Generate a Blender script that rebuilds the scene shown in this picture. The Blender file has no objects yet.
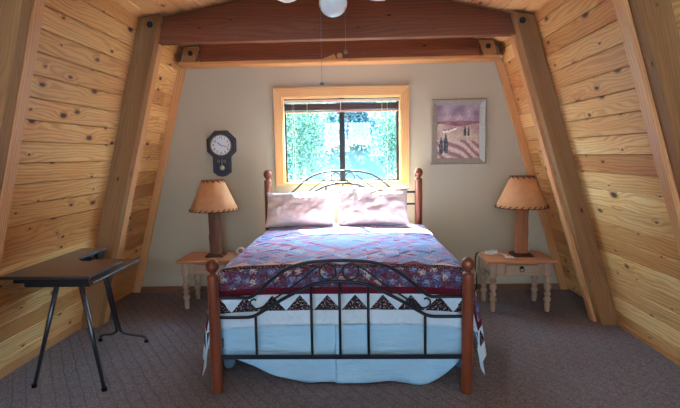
import bpy, bmesh, math, random
from mathutils import Vector as V, Matrix, noise as mn
PI = math.pi
scene = bpy.context.scene
COL = scene.collection
rng = random.Random(7)

# ------------------------------------------------------------------ object helpers
def tag(o, label=None, cat=None, group=None, kind=None):
    if label: o['label'] = label
    if cat: o['category'] = cat
    if group: o['group'] = group
    if kind: o['kind'] = kind
    return o

def thing(name, loc, label, cat, group=None, kind=None):
    o = bpy.data.objects.new(name, None)
    o.empty_display_size = 0.05
    COL.objects.link(o)
    o.location = loc
    return tag(o, label, cat, group, kind)

def world_loc(o):
    p = V((0, 0, 0))
    while o:
        p += V(o.location)
        o = o.parent
    return p

def link(name, me, m, parent=None, smooth=False, auto=None):
    if smooth:
        for p in me.polygons: p.use_smooth = True
    if auto is not None:
        for p in me.polygons: p.use_smooth = True
        me.set_sharp_from_angle(angle=math.radians(auto))
    o = bpy.data.objects.new(name, me)
    COL.objects.link(o)
    if m is not None and not me.materials: me.materials.append(m)
    if parent is not None:
        me.transform(Matrix.Translation(-world_loc(parent)))
        o.parent = parent
    return o

def obj(name, bm, m, parent=None, smooth=False, auto=None, recalc=True):
    if recalc: bmesh.ops.recalc_face_normals(bm, faces=bm.faces)
    me = bpy.data.meshes.new(name)
    bm.to_mesh(me); bm.free()
    return link(name, me, m, parent, smooth, auto)

def BM():
    bm = bmesh.new()
    bm.loops.layers.uv.new('UVMap')
    bm.verts.layers.float.new('rnd')
    return bm

def prism(bm, O, U, Vv, N, L, prof, r=None, u0=0.0, cap=True):
    """profile [(v,n)] swept along U for length L; UV in metres"""
    uvl = bm.loops.layers.uv['UVMap']; rl = bm.verts.layers.float['rnd']
    r = rng.random() if r is None else r
    O = V(O); U = V(U).normalized(); Vv = V(Vv).normalized(); N = V(N).normalized()
    a = [bm.verts.new(O + Vv*p[0] + N*p[1]) for p in prof]
    b = [bm.verts.new(O + U*L + Vv*p[0] + N*p[1]) for p in prof]
    for x in a + b: x[rl] = r
    per = [0.0]
    n = len(prof)
    for i in range(n):
        p, q = prof[i], prof[(i+1) % n]
        per.append(per[-1] + math.hypot(p[0]-q[0], p[1]-q[1]))
    for i in range(n):
        j = (i+1) % n
        f = bm.faces.new((a[i], a[j], b[j], b[i]))
        for l, uv in zip(f.loops, ((u0, per[i]), (u0, per[i+1]), (u0+L, per[i+1]), (u0+L, per[i]))):
            l[uvl].uv = uv
    if cap:
        for ring in (a, b):
            f = bm.faces.new(ring)
            for l, p in zip(f.loops, prof): l[uvl].uv = (p[0]*.2+5, p[1]+r)
    return bm

def timber(bm, O, U, Vv, N, L, W, T, ch=0.006, r=None):
    """squared timber with chamfered long edges: O at the corner, W along Vv, T along N"""
    prof = [(ch, 0), (W-ch, 0), (W, ch), (W, T-ch), (W-ch, T), (ch, T), (0, T-ch), (0, ch)]
    return prism(bm, O, U, Vv, N, L, prof, r)

def box(bm, lo, hi, ch=0.004, axis=0, r=None):
    lo = V(lo); hi = V(hi); d = hi - lo
    ax = [V((1,0,0)), V((0,1,0)), V((0,0,1))]
    U, A, B = ax[axis], ax[(axis+1) % 3], ax[(axis+2) % 3]
    return timber(bm, lo, U, A, B, d[axis], d[(axis+1) % 3], d[(axis+2) % 3], min(ch, .45*min(d[(axis+1) % 3], d[(axis+2) % 3])), r)

def lathe(bm, c, prof, n=24, axis=V((0,0,1)), r=None):
    """profile [(radius, h)] turned around axis at c"""
    uvl = bm.loops.layers.uv['UVMap']; rl = bm.verts.layers.float['rnd']
    r = rng.random() if r is None else r
    axis = V(axis).normalized(); c = V(c)
    e1 = axis.orthogonal().normalized(); e2 = axis.cross(e1)
    rings = []
    for rad, h in prof:
        if rad < 1e-5:
            rings.append([bm.verts.new(c + axis*h)])
        else:
            rings.append([bm.verts.new(c + axis*h + (e1*math.cos(2*PI*k/n) + e2*math.sin(2*PI*k/n))*rad) for k in range(n)])
    for R in rings:
        for x in R: x[rl] = r
    for i in range(len(rings)-1):
        A, B = rings[i], rings[i+1]; ha, hb = prof[i][1], prof[i+1][1]
        rr = max(prof[i][0], prof[i+1][0])
        for k in range(n):
            kk = (k+1) % n
            vs = [A[k % len(A)]] + ([A[kk]] if len(A) > 1 else []) + ([B[kk]] if len(B) > 1 else []) + [B[k % len(B)]]
            if len(set(vs)) < 3: continue
            f = bm.faces.new(vs)
            for l in f.loops:
                h = (l.vert.co - c).dot(axis)
                kq = k if l.vert in (A[k % len(A)], B[k % len(B)]) else k+1
                l[uvl].uv = (h, kq/n*2*PI*rr)
    for R in (rings[0], rings[-1]):
        if len(R) > 1: bm.faces.new(R)
    return bm

def tube(bm, pts, rad, n=8, closed=False, cap=True):
    pts = [V(p) for p in pts]
    uvl = bm.loops.layers.uv['UVMap']
    m = len(pts); rings = []
    up = None
    rads = rad if isinstance(rad, (list, tuple)) else [rad]*m
    acc = 0
    for i, p in enumerate(pts):
        if closed: t = pts[(i+1) % m] - pts[i-1]
        else: t = pts[min(i+1, m-1)] - pts[max(i-1, 0)]
        t.normalize()
        if up is None: up = t.orthogonal().normalized()
        up = (up - t*up.dot(t))
        if up.length < 1e-6: up = t.orthogonal()
        up.normalize(); s = t.cross(up)
        rings.append([bm.verts.new(p + (up*math.cos(2*PI*k/n) + s*math.sin(2*PI*k/n))*rads[i]) for k in range(n)])
    for i in range(m if closed else m-1):
        A, B = rings[i], rings[(i+1) % m]
        d = (pts[(i+1) % m]-pts[i]).length
        for k in range(n):
            f = bm.faces.new((A[k], A[(k+1) % n], B[(k+1) % n], B[k]))
            for l, uv in zip(f.loops, ((acc, k/n*.05), (acc, (k+1)/n*.05), (acc+d, (k+1)/n*.05), (acc+d, k/n*.05))): l[uvl].uv = uv
        acc += d
    if cap and not closed:
        bm.faces.new(rings[0]); bm.faces.new(rings[-1])
    return bm

def spline(P, k=8):
    """Catmull-Rom through points"""
    P = [V(p) for p in P]; out = []
    for i in range(len(P)-1):
        p0 = P[max(i-1, 0)]; p1 = P[i]; p2 = P[i+1]; p3 = P[min(i+2, len(P)-1)]
        for j in range(k):
            t = j/k
            out.append(.5*((2*p1) + (p2-p0)*t + (2*p0-5*p1+4*p2-p3)*t*t + (3*p1-p0-3*p2+p3)*t**3))
    out.append(P[-1]); return out

def sphere(bm, c, r, seg=16, sc=(1,1,1)):
    pr = [(math.sin(PI*i/seg)*r, -math.cos(PI*i/seg)*r) for i in range(seg+1)]
    pr[0] = (0, -r); pr[-1] = (0, r)
    n0 = len(bm.verts)
    lathe(bm, (0,0,0), pr, 2*seg)
    bm.verts.ensure_lookup_table()
    for v in bm.verts[n0:]:
        v.co = V((v.co.x*sc[0], v.co.y*sc[1], v.co.z*sc[2])) + V(c)
    return bm

def polyplate(bm, pts, d, r=None):
    """polygon (3D points, planar) extruded by vector d"""
    uvl = bm.loops.layers.uv['UVMap']; rl = bm.verts.layers.float['rnd']
    r = rng.random() if r is None else r
    d = V(d)
    a = [bm.verts.new(V(p)) for p in pts]; b = [bm.verts.new(V(p)+d) for p in pts]
    for x in a+b: x[rl] = r
    fs = [bm.faces.new(a), bm.faces.new(b)]
    for i in range(len(a)):
        j = (i+1) % len(a)
        fs.append(bm.faces.new((a[i], a[j], b[j], b[i])))
    ax = max(range(3), key=lambda k: abs(d[k]))
    for f in fs:
        for l in f.loops:
            c = l.vert.co
            l[uvl].uv = (c.x, c.z) if ax == 1 else ((c.x, c.y) if ax == 2 else (c.y, c.z))
    return bm

def dup(root, delta):
    r = root.copy(); COL.objects.link(r)
    r.location = V(root.location) + V(delta)
    for ch in list(root.children):
        c = ch.copy(); COL.objects.link(c); c.parent = r
        for g in list(ch.children):
            e = g.copy(); COL.objects.link(e); e.parent = c
    return r

# ------------------------------------------------------------------ node helpers
class S:
    """socket wrapper with arithmetic"""
    def __init__(s, nt, k): s.nt = nt; s.k = k
    def _m(s, op, *a):
        n = s.nt.nodes.new('ShaderNodeMath'); n.operation = op
        for i, x in enumerate((s,)+a):
            if isinstance(x, S): s.nt.links.new(x.k, n.inputs[i])
            else: n.inputs[i].default_value = x
        return S(s.nt, n.outputs[0])
    def __add__(s, o): return s._m('ADD', o)
    __radd__ = __add__
    def __sub__(s, o): return s._m('SUBTRACT', o)
    def __rsub__(s, o): return (s*-1)+o
    def __mul__(s, o): return s._m('MULTIPLY', o)
    __rmul__ = __mul__
    def __truediv__(s, o): return s._m('DIVIDE', o)
    def abs(s): return s._m('ABSOLUTE')
    def sin(s): return s._m('SINE')
    def fract(s): return s._m('FRACT')
    def floor(s): return s._m('FLOOR')
    def gt(s, o): return s._m('GREATER_THAN', o)
    def lt(s, o): return s._m('LESS_THAN', o)
    def min(s, o): return s._m('MINIMUM', o)
    def max(s, o): return s._m('MAXIMUM', o)
    def pow(s, o): return s._m('POWER', o)
    def exp(s): return s._m('EXPONENT')
    def step(s, a, b):
        n = s.nt.nodes.new('ShaderNodeMapRange'); n.interpolation_type = 'SMOOTHSTEP'
        s.nt.links.new(s.k, n.inputs[0]); n.inputs[1].default_value = a; n.inputs[2].default_value = b
        return S(s.nt, n.outputs[0])

def lin(c):
    c = c[:3]
    return tuple(((x/255)/12.92 if x/255 <= .04045 else ((x/255+.055)/1.055)**2.4) for x in c) + (1,)

class Mat:
    def __init__(s, name, rough=.6, spec=.3, metal=0.0):
        s.m = bpy.data.materials.new(name); s.m.use_nodes = True
        s.nt = s.m.node_tree
        s.b = s.nt.nodes['Principled BSDF']
        s.b.inputs['Roughness'].default_value = rough
        s.b.inputs['Specular IOR Level'].default_value = spec
        s.b.inputs['Metallic'].default_value = metal
    def node(s, t, **kw):
        n = s.nt.nodes.new(t)
        for k, v in kw.items(): setattr(n, k, v)
        return n
    def uv(s):
        n = s.node('ShaderNodeUVMap'); n.uv_map = 'UVMap'
        q = s.node('ShaderNodeSeparateXYZ'); s.nt.links.new(n.outputs[0], q.inputs[0])
        return S(s.nt, q.outputs[0]), S(s.nt, q.outputs[1])
    def objxyz(s):
        n = s.node('ShaderNodeTexCoord'); q = s.node('ShaderNodeSeparateXYZ'); s.nt.links.new(n.outputs['Object'], q.inputs[0])
        return [S(s.nt, q.outputs[i]) for i in range(3)]
    def attr(s, name):
        n = s.node('ShaderNodeAttribute'); n.attribute_name = name; return S(s.nt, n.outputs['Fac'])
    def vec(s, *a):
        n = s.node('ShaderNodeCombineXYZ')
        for i, x in enumerate(a):
            if isinstance(x, S): s.nt.links.new(x.k, n.inputs[i])
            else: n.inputs[i].default_value = x
        return S(s.nt, n.outputs[0])
    def noise(s, v, scale=1, detail=2, rough=.5, dist=0):
        n = s.node('ShaderNodeTexNoise'); s.nt.links.new(v.k, n.inputs['Vector'])
        n.inputs['Scale'].default_value = scale; n.inputs['Detail'].default_value = detail
        n.inputs['Roughness'].default_value = rough; n.inputs['Distortion'].default_value = dist
        return S(s.nt, n.outputs['Fac'])
    def voronoi(s, v, scale=1, feature='F1', dim='2D', rnd=1.0):
        n = s.node('ShaderNodeTexVoronoi', voronoi_dimensions=dim, feature=feature)
        s.nt.links.new(v.k, n.inputs['Vector']); n.inputs['Scale'].default_value = scale
        n.inputs['Randomness'].default_value = rnd
        if feature == 'DISTANCE_TO_EDGE': return S(s.nt, n.outputs['Distance']), None
        q = s.node('ShaderNodeSeparateXYZ'); s.nt.links.new(n.outputs['Color'], q.inputs[0])
        return S(s.nt, n.outputs['Distance']), S(s.nt, q.outputs[0])
    def white(s, v):
        n = s.node('ShaderNodeTexWhiteNoise', noise_dimensions='3D'); s.nt.links.new(v.k, n.inputs['Vector'])
        return S(s.nt, n.outputs['Value'])
    def col(s, c):
        if isinstance(c, S): return c
        n = s.node('ShaderNodeRGB'); n.outputs[0].default_value = lin(c); return S(s.nt, n.outputs[0])
    def mix(s, f, a, b, mode='MIX'):
        n = s.node('ShaderNodeMix', data_type='RGBA', blend_type=mode)
        if isinstance(f, S): s.nt.links.new(f.k, n.inputs[0])
        else: n.inputs[0].default_value = f
        s.nt.links.new(s.col(a).k, n.inputs[6]); s.nt.links.new(s.col(b).k, n.inputs[7])
        return S(s.nt, n.outputs[2])
    def ramp(s, f, stops, const=False):
        n = s.node('ShaderNodeValToRGB'); s.nt.links.new(f.k, n.inputs[0])
        r = n.color_ramp
        if const: r.interpolation = 'CONSTANT'
        while len(r.elements) < len(stops): r.elements.new(.5)
        for e, (p, c) in zip(r.elements, stops): e.position = p; e.color = lin(c)
        return S(s.nt, n.outputs[0])
    def base(s, c):
        if isinstance(c, S): s.nt.links.new(c.k, s.b.inputs['Base Color'])
        else: s.b.inputs['Base Color'].default_value = lin(c)
        return s
    def rough(s, v): s.nt.links.new(v.k, s.b.inputs['Roughness'])
    def bump(s, h, strength=.3, dist=.01):
        n = s.node('ShaderNodeBump'); s.nt.links.new(h.k, n.inputs['Height'])
        n.inputs['Strength'].default_value = strength; n.inputs['Distance'].default_value = dist
        s.nt.links.new(n.outputs[0], s.b.inputs['Normal'])

def flat(name, c, rough=.6, spec=.3, metal=0.0, var=0.0):
    M = Mat(name, rough, spec, metal)
    if var:
        x, y, z = M.objxyz()
        n = M.noise(M.vec(x, y, z), 40, 3)
        M.base(M.mix(n.step(.3, .7)*var, c, tuple(v*.55 for v in c)))
    else: M.base(c)
    return M.m

def wood(name, light, dark, knot=(100, 54, 32), kdens=.45, ksize=1.0, ring=90, amp=12, tint=.35, rough=.5, grey=None, spec=.3, con=.55):
    M = Mat(name, rough, spec)
    u, v = M.uv(); r = M.attr('rnd')
    ur = u + r*17.3; vr = v + r*53.7
    wob = M.noise(M.vec(ur*11, vr*16, r), 1, 3)
    d, c = M.voronoi(M.vec(ur*3.0, vr*6.5, 0), 1, rnd=1.0)
    c2 = M.white(M.vec((c*917).floor(), 3, 7))
    on = c.gt(1-kdens)
    kr = c2*c2*.085*ksize + .028*ksize
    kk = (d + (wob-.5)*.05)/kr
    knotm = (1 - kk.step(.7, 1.15))*on
    ringm = (1 - (kk-1.15).abs().step(.1, .5))*on
    halo = ((kk*-.7).exp())*on
    n1 = M.noise(M.vec(ur*.8, vr*5.5, r*9), 1, 3, .5)
    phase = vr*ring + n1*amp + halo*6
    g = (phase*3.1416).sin()*.5+.5
    g = g.pow(1.6)
    fine = M.noise(M.vec(ur*4, vr*190, r*3), 1, 2)
    broad = M.noise(M.vec(ur*.6, vr*5, r*21), 1, 3)
    sap = M.noise(M.vec(ur*.5, vr*9, r*51), 1, 2)
    f = ((g-.35)*con + fine*.45 - .05 + halo*.3 + sap.step(.4, .75)*.3).max(0.0).min(1.0)
    colr = M.mix(f, light, dark)
    tn = M.white(M.vec((r*9173).floor(), 5, 5))
    colr = M.mix((tn*tint), colr, M.mix(1.0, colr, (196, 150, 112), 'MULTIPLY'))
    colr = M.mix(broad.step(.42, .75)*.35, colr, M.mix(1.0, colr, (225, 180, 130), 'MULTIPLY'))
    if grey: colr = M.mix(M.noise(M.vec(ur*2, vr*20, r), 1, 3).step(.4, .7)*.5, colr, grey)
    colr = M.mix(ringm*.35, colr, tuple(min(255, x*1.7) for x in knot))
    colr = M.mix(knotm, colr, M.mix(wob.step(.42, .6), knot, tuple(x*.6 for x in knot)))
    M.base(colr)
    M.bump(g*.15 + fine*.3 - knotm*.4, .2, .002)
    return M.m

PINE = wood('knotty_pine_planks', (254, 216, 148), (212, 148, 82), kdens=.55, ksize=1.35, ring=75, amp=18, tint=.8, rough=.42, spec=.3, con=.6)
CEIL = wood('ceiling_pine_planks', (250, 208, 144), (216, 154, 90), kdens=.45, ksize=.9, ring=75, amp=18, tint=.6, rough=.4, con=.42)
POST = wood('rib_timber', (166, 124, 80), (120, 82, 50), knot=(60, 36, 24), kdens=.3, ksize=.55, ring=95, amp=22, tint=.3, rough=.6, con=.28)
INNER = wood('rib_liner_timber', (226, 170, 118), (192, 130, 84), knot=(70, 38, 24), kdens=.2, ksize=.4, ring=100, tint=.3, rough=.4)
BEAM = wood('red_stained_beam', (146, 90, 62), (106, 60, 42), knot=(52, 20, 14), kdens=.35, ksize=.55, ring=75, amp=16, tint=.3, rough=.55, con=.42)
TRIM = wood('pine_trim', (226, 172, 114), (194, 136, 84), knot=(90, 50, 30), kdens=.2, ksize=.4, ring=120, tint=.3, rough=.45)
CASING = wood('window_pine', (238, 192, 130), (208, 152, 92), knot=(120, 62, 34), kdens=.35, ksize=.4, ring=120, tint=.3, rough=.45)
STAND = wood('nightstand_pine', (182, 152, 128), (152, 120, 98), knot=(84, 50, 34), kdens=.2, ksize=.3, ring=120, tint=.2, rough=.5)
STANDTOP = wood('nightstand_top_pine', (214, 148, 102), (186, 116, 74), knot=(100, 54, 34), kdens=.25, ksize=.3, ring=100, tint=.2, rough=.42)
CHERRY = wood('cherry_bedpost', (128, 66, 42), (92, 42, 28), knot=(60, 24, 16), kdens=.0, ring=160, amp=6, tint=.1, rough=.3, spec=.5)
WALNUT = wood('desk_walnut', (112, 80, 64), (88, 60, 48), knot=(60, 36, 26), kdens=.0, ring=120, tint=.1, rough=.3, spec=.5)
HEWN = wood('hewn_lamp_post', (176, 112, 74), (104, 60, 42), knot=(50, 26, 18), kdens=.5, ksize=.4, ring=150, tint=.1, rough=.7)
HEWND = wood('carved_lamp_post', (132, 88, 70), (84, 52, 42), knot=(40, 20, 14), kdens=.5, ksize=.4, ring=150, tint=.1, rough=.6)
DARKWOOD = wood('dark_lamp_base', (92, 50, 34), (58, 30, 22), kdens=.0, ring=150, tint=.1, rough=.5)
BASEB = wood('dark_baseboard', (136, 96, 70), (104, 70, 50), kdens=.0, ring=120, tint=.3, rough=.5)
IRON = flat('black_iron', (32, 36, 48), .42, .5, .6)
BLACK = flat('black_paint', (22, 22, 24), .45, .4)
STEEL = flat('dull_steel', (120, 124, 130), .35, .5, .9)
DARKTUBE = flat('dark_tube', (84, 86, 94), .3, .6, .85)
WHITE = flat('white_paint', (236, 234, 228), .4, .4)
BRASS = flat('brass', (200, 170, 110), .3, .5, .9)
SILVER = flat('silver_frame', (160, 150, 138), .45, .5, .3, .2)
RUBBER = flat('black_rubber', (18, 18, 20), .8, .2)
CORDW = flat('white_cord', (226, 218, 208), .5, .3)
BLINDM = flat('dark_slat', (78, 40, 34), .4, .4)
RAILM = flat('blind_rail', (214, 196, 178), .4, .4)
MATT = flat('mattress_ticking', (206, 210, 214), .9, .1)

# painted drywall
M = Mat('taupe_drywall', .85, .15)
x, y, z = M.objxyz()
n = M.noise(M.vec(x, y, z), 60, 4)
M.base(M.mix(M.noise(M.vec(x, y, z), 1.5, 3).step(.3, .7)*.25, (186, 174, 150), (178, 166, 144)))
M.bump(n, .12, .004); WALLM = M.m

# carpet
M = Mat('sculpted_carpet', 1.0, .05)
x, y, z = M.objxyz()
wv = M.noise(M.vec(x, y, z), 6, 2)*.03
a = (x*.82 + y*.57 + wv); b = (x*-.57 + y*.82 + wv)
ra = (a*13.0); row = ra.floor()
la = (ra.fract()-.5).abs()                       # rows
fb = ((b*7.0 + row*.5).fract()-.5).abs()
groove = (la.step(.36, .48)).max(fb.step(.40, .49))
tuft = M.voronoi(M.vec(x, y, z), 95, dim='3D')[0]
fn = M.noise(M.vec(x, y, z), 55, 3, .7)
c = M.mix(fn.step(.25, .75), (154, 144, 146), (114, 104, 108))
c = M.mix(groove*.26, c, (88, 78, 74))
c = M.mix(tuft.step(.3, .7)*.4, c, (78, 68, 66))
c = M.mix(M.noise(M.vec(x, y, z), 2.2, 3).step(.35, .7)*.25, c, (112, 100, 94))
M.base(c); M.bump((1-tuft)*.5 + fn*.4 - groove*.6, .55, .011); CARPET = M.m

# glass
def glass(name, tint=(255, 255, 255), gl=.06):
    m = bpy.data.materials.new(name); m.use_nodes = True; nt = m.node_tree; nt.nodes.clear()
    o = nt.nodes.new('ShaderNodeOutputMaterial'); t = nt.nodes.new('ShaderNodeBsdfTransparent'); g = nt.nodes.new('ShaderNodeBsdfGlossy')
    mx = nt.nodes.new('ShaderNodeMixShader'); t.inputs[0].default_value = lin(tint); g.inputs['Roughness'].default_value = .03
    mx.inputs[0].default_value = gl
    nt.links.new(t.outputs[0], mx.inputs[1]); nt.links.new(g.outputs[0], mx.inputs[2]); nt.links.new(mx.outputs[0], o.inputs[0])
    return m
GLASS = glass('window_glass', (236, 246, 250), .018)
CLOCKGLASS = glass('clock_glass', (255, 255, 255), .05)

# ------------------------------------------------------------------ room dimensions
def xl(z): return -2.495 + .262*z
def xr(z): return 2.230 - .302*z
ZC_L, ZC_R, XP, ZP = 2.664, 2.610, -.150, 2.965
YF, YB = -2.3, 5.30
OFF = .035                                    # the far bay's boards sit a little further out
SL = V((.262, 0, 1)).normalized(); SR = V((-.302, 0, 1)).normalized()
NL = V((1, 0, -.262)).normalized(); NR = V((-1, 0, -.302)).normalized()

def planked(bm, base, up, nrm, length, y0, y1, w=.139, ch=.0038, joints=False, gap=.0016):
    """boards along Y stacked along `up` from base"""
    k = 0; s = 0.0
    while s < length:
        ww = min(w, length - s)
        if ww < .02: break
        cuts = [y0, y1]
        if joints and rng.random() < .8: cuts.insert(1, y0 + (y1-y0)*rng.uniform(.25, .8))
        for a, b in zip(cuts[:-1], cuts[1:]):
            O = V((base.x, a, base.z)) + up*s
            prof = [(gap, -.02), (gap, -ch), (gap+ch, 0), (ww-gap-ch, 0), (ww-gap, -ch), (ww-gap, -.02)]
            jg = .0012 if joints else 0
            prism(bm, O + V((0, jg, 0)), (0, 1, 0), up, nrm, b-a-2*jg, prof, u0=rng.uniform(0, 9))
        s += ww; k += 1
def wallbays(side):
    bm = BM()
    base = V((xl(0), 0, 0)) if side < 0 else V((xr(0), 0, 0))
    up, nrm = (SL, NL) if side < 0 else (SR, NR)
    H = (ZC_L/SL.z) if side < 0 else (ZC_R/SR.z)
    planked(bm, base, up, nrm, H+.02, YF, 1.4)
    planked(bm, base, up, nrm, H+.02, 1.4, 2.65)
    planked(bm, base, up, nrm, H+.02, 2.65, 4.25)
    planked(bm, base - nrm*OFF, up, nrm, H+.05, 4.25, YB+.12, joints=True)
    # solid sheathing behind the boards
    prism(bm, V((base.x, YF, base.z)) - nrm*.12 - up*.1, (0,1,0), up, nrm, YB-YF+.14, [(0, 0), (H+.3, 0), (H+.3, .06), (0, .06)])
    return bm
tag(obj('wall_left', wallbays(-1), PINE), kind='structure')
tag(obj('wall_right', wallbays(1), PINE), kind='structure')

bm = BM()
cl = V((XP - xl(ZC_L), 0, ZP - ZC_L)); ll = cl.length; cl.normalize()
cr = V((XP - xr(ZC_R), 0, ZP - ZC_R)); lr = cr.length; cr.normalize()
nl = V((cl.z, 0, -cl.x)).normalized(); nr = V((-cr.z, 0, cr.x)).normalized()
if nl.z > 0: nl = -nl
if nr.z > 0: nr = -nr
for a, b in ((YF, 1.4), (1.4, 2.65), (2.65, 4.25), (4.25, YB+.12)):
    planked(bm, V((xl(ZC_L), 0, ZC_L)) - cl*.05, cl, nl, ll+.05, a, b, w=.139)
    planked(bm, V((xr(ZC_R), 0, ZC_R)) - cr*.05, cr, nr, lr+.05, a, b, w=.139)
prism(bm, V((xl(ZC_L), YF, ZC_L)) - nl*.1 - cl*.2, (0,1,0), cl, nl, YB-YF+.14, [(0, 0), (ll+.22, 0), (ll+.22, .06), (0, .06)])
prism(bm, V((xr(ZC_R), YF, ZC_R)) - nr*.1 - cr*.2, (0,1,0), cr, nr, YB-YF+.14, [(0, 0), (lr+.22, 0), (lr+.22, .06), (0, .06)])
tag(obj('ceiling', bm, CEIL), kind='structure')

bm = BM(); box(bm, (-2.9, YF-.1, -.12), (2.7, YB+.1, 0), 0.001)
tag(obj('floor', bm, CARPET), kind='structure')

# window opening in the far wall
WX0, WX1, WZ0, WZ1 = -.798, .470, 1.196, 2.112
def gable(y, d, hx0, hx1, hz0, hz1, name, m):
    bm = BM()
    L0 = lambda z: xl(z)-.04
    R0 = lambda z: xr(z)+.04
    def quad(pts): polyplate(bm, [(px, y, pz) for px, pz in pts], (0, d, 0))
    quad([(L0(0), 0), (hx0, 0), (hx0, ZC_L+.18), (L0(ZC_L), ZC_L)])
    quad([(hx1, 0), (R0(0), 0), (R0(ZC_R), ZC_R), (hx1, ZC_R+.18)])
    if hz0 > 0: quad([(hx0, 0), (hx1, 0), (hx1, hz0), (hx0, hz0)])
    quad([(hx0, hz1), (hx1, hz1), (hx1, ZC_R+.18), (XP, ZP+.03), (hx0, ZC_L+.18)])
    return tag(obj(name, bm, m), kind='structure')
gable(YB, .12, WX0, WX1, WZ0, WZ1, 'wall_back', WALLM)
gable(YF-.12, .12, -.90, .40, 1.70, 2.37, 'wall_front', WALLM)

# small high window behind the viewer
d1 = thing('window_2', (-.25, YF-.06, 1.70), None, None, kind='structure')
bm = BM()
for xa, xb in ((-.90, -.86), (-.27, -.23), (.36, .40)): box(bm, (xa, YF-.1, 1.70), (xb, YF-.02, 2.37), axis=2)
box(bm, (-.86, YF-.1, 2.33), (.36, YF-.02, 2.37)); box(bm, (-.86, YF-.1, 1.70), (.36, YF-.02, 1.74))
obj('window_frame', bm, CASING, d1)

# made-up door frame on the closed rear wall, housing the fill light
d1 = thing('added_door', (-.15, YF, 0), None, None, kind='structure')
bm = BM()
for xa, xb in ((-1.55, -1.47), (-.19, -.11), (1.17, 1.25)): box(bm, (xa, YF, 0), (xb, YF+.02, 1.66), axis=2)
box(bm, (-1.47, YF, 1.58), (1.17, YF+.02, 1.66)); box(bm, (-1.47, YF, 0), (1.17, YF+.02, .08))
obj('added_door_frame', bm, CASING, d1)

# baseboards and trims
bm = BM(); box(bm, (xl(0)+.03, YB-.018, 0), (xr(0)-.03, YB, .062)); tag(obj('baseboard_back', bm, BASEB), kind='structure')
bm = BM(); prism(bm, (xl(0)+.002, YF, 0), (0,1,0), SL, NL, 4.15-YF, [(0, 0), (.07, 0), (.07, .012), (0, .016)]); tag(obj('baseboard_left', bm, TRIM), kind='structure')
bm = BM(); prism(bm, (xr(0)-.002, YF, 0), (0,1,0), SR, NR, 4.15-YF, [(0, 0), (.04, 0), (.04, .012), (0, .016)]); tag(obj('baseboard_right', bm, TRIM), kind='structure')
ZT = 2.432
bm = BM(); timber(bm, (xl(ZT)+.03, YB-.205, ZT), (1,0,0), (0,0,1), (0,1,0), xr(ZT)-xl(ZT)-.05, .036, .205); tag(obj('trim_1', bm, TRIM), kind='structure')
for i, (xf, up, nn) in enumerate(((xl, SL, NL), (xr, SR, NR))):
    bm = BM()
    s = 1 if i == 0 else -1
    timber(bm, V((xf(0)-s*.04, YB-.035, 0)), up, V((s,0,0)), (0,1,0), ZT/up.z, .085, .034)
    tag(obj('trim_%d' % (i+2), bm, TRIM), kind='structure')

# ------------------------------------------------------------------ timber ribs
def clip_above(o_bm, p, n):
    g = o_bm.verts[:] + o_bm.edges[:] + o_bm.faces[:]
    bmesh.ops.bisect_plane(o_bm, geom=g, plane_co=p, plane_no=n, clear_outer=True)
    e = [x for x in o_bm.edges if x.is_boundary]
    if e: bmesh.ops.holes_fill(o_bm, edges=e)

def bolt(y, x, z, parent):
    bm = BM(); lathe(bm, (x, y, z), [(.0, -.018), (.010, -.018), (.013, -.012), (.013, -.006), (.026, -.005), (.026, 0.0)], 14, axis=(0, 1, 0))
    obj('bolt', bm, IRON, parent, auto=35)

def rib(y, side, label, bolts=True):
    xf, up, nrm = (xl, SL, NL) if side < 0 else (xr, SR, NR)
    zc = ZC_L if side < 0 else ZC_R
    s = 1 if side < 0 else -1
    t = thing('timber_post', (xf(0)+s*.09, y, 0), label, 'post', 'slanted timber wall posts')
    bm = BM()
    L = (zc-.0)/up.z + .05
    W = .172 if side < 0 else .156
    # face board (front layer)
    timber(bm, V((xf(0), y, 0)) - up*.05*0, up, V((s,0,0)), (0,1,0), L, W, .09, ch=.005)
    ctop = V((xf(zc), 0, zc))
    clip_above(bm, ctop - V((0,0,.012)), V((-.2*s*0 , 0, 1)) if False else (V((-cl.z, 0, cl.x)) if side < 0 else V((-cr.z, 0, cr.x)) if cr.x > 0 else V((cr.z, 0, -cr.x))))
    obj('face_board', bm, POST, t)
    bm = BM()
    prot = .026 if side > 0 else .004
    timber(bm, V((xf(0), y+.0905, 0)), up, V((s,0,0)), (0,1,0), (2.466)/up.z, W+prot, .088, ch=.004)
    clip_above(bm, V((0,0,2.462)), V((0,0,1)))
    obj('liner_board', bm, INNER, t)
    if bolts:
        zb = 2.60 if side < 0 else 2.555
        bolt(y, xf(zb)+s*.105, zb, t)
    return t
def beam(y, label, z0=2.468, th=.088, inset=0.03):
    bm = BM()
    a, b = xl(2.6)+inset, xr(2.58)-inset
    def ztop(x):
        return (ZC_L + (x - xl(ZC_L))*(ZP-ZC_L)/(XP-xl(ZC_L)) if x < XP else ZC_R + (xr(ZC_R)-x)*(ZP-ZC_R)/(xr(ZC_R)-XP)) - .012
    pts = [(a, z0), (b, z0), (b, ztop(b)), (XP, ztop(XP)), (a, ztop(a))]
    polyplate(bm, [(px, y, pz) for px, pz in pts], (0, th, 0))
    bmesh.ops.bevel(bm, geom=[e for e in bm.edges], offset=.004, segments=1, affect='EDGES')
    return tag(obj('timber_beam', bm, BEAM), label, 'beam', 'red-brown ceiling tie beams')
rib(4.15, -1, 'slanted timber post left of the bed wall, bolted to the red-brown beam above')
rib(4.15, 1, 'slanted timber post right of the bed wall, rising behind the right nightstand')
beam(4.2405, 'nearer and deeper of the two red-brown beams, just behind the ceiling fan')
rib(2.56, -1, 'slanted timber post cut off by the left edge, nearest the folding-leg desk')
rib(2.56, 1, 'slanted timber post cut off by the upper right edge, nearest the viewer')
beam(2.6505, 'ceiling beam nearest the viewer, above the frame')
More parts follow.
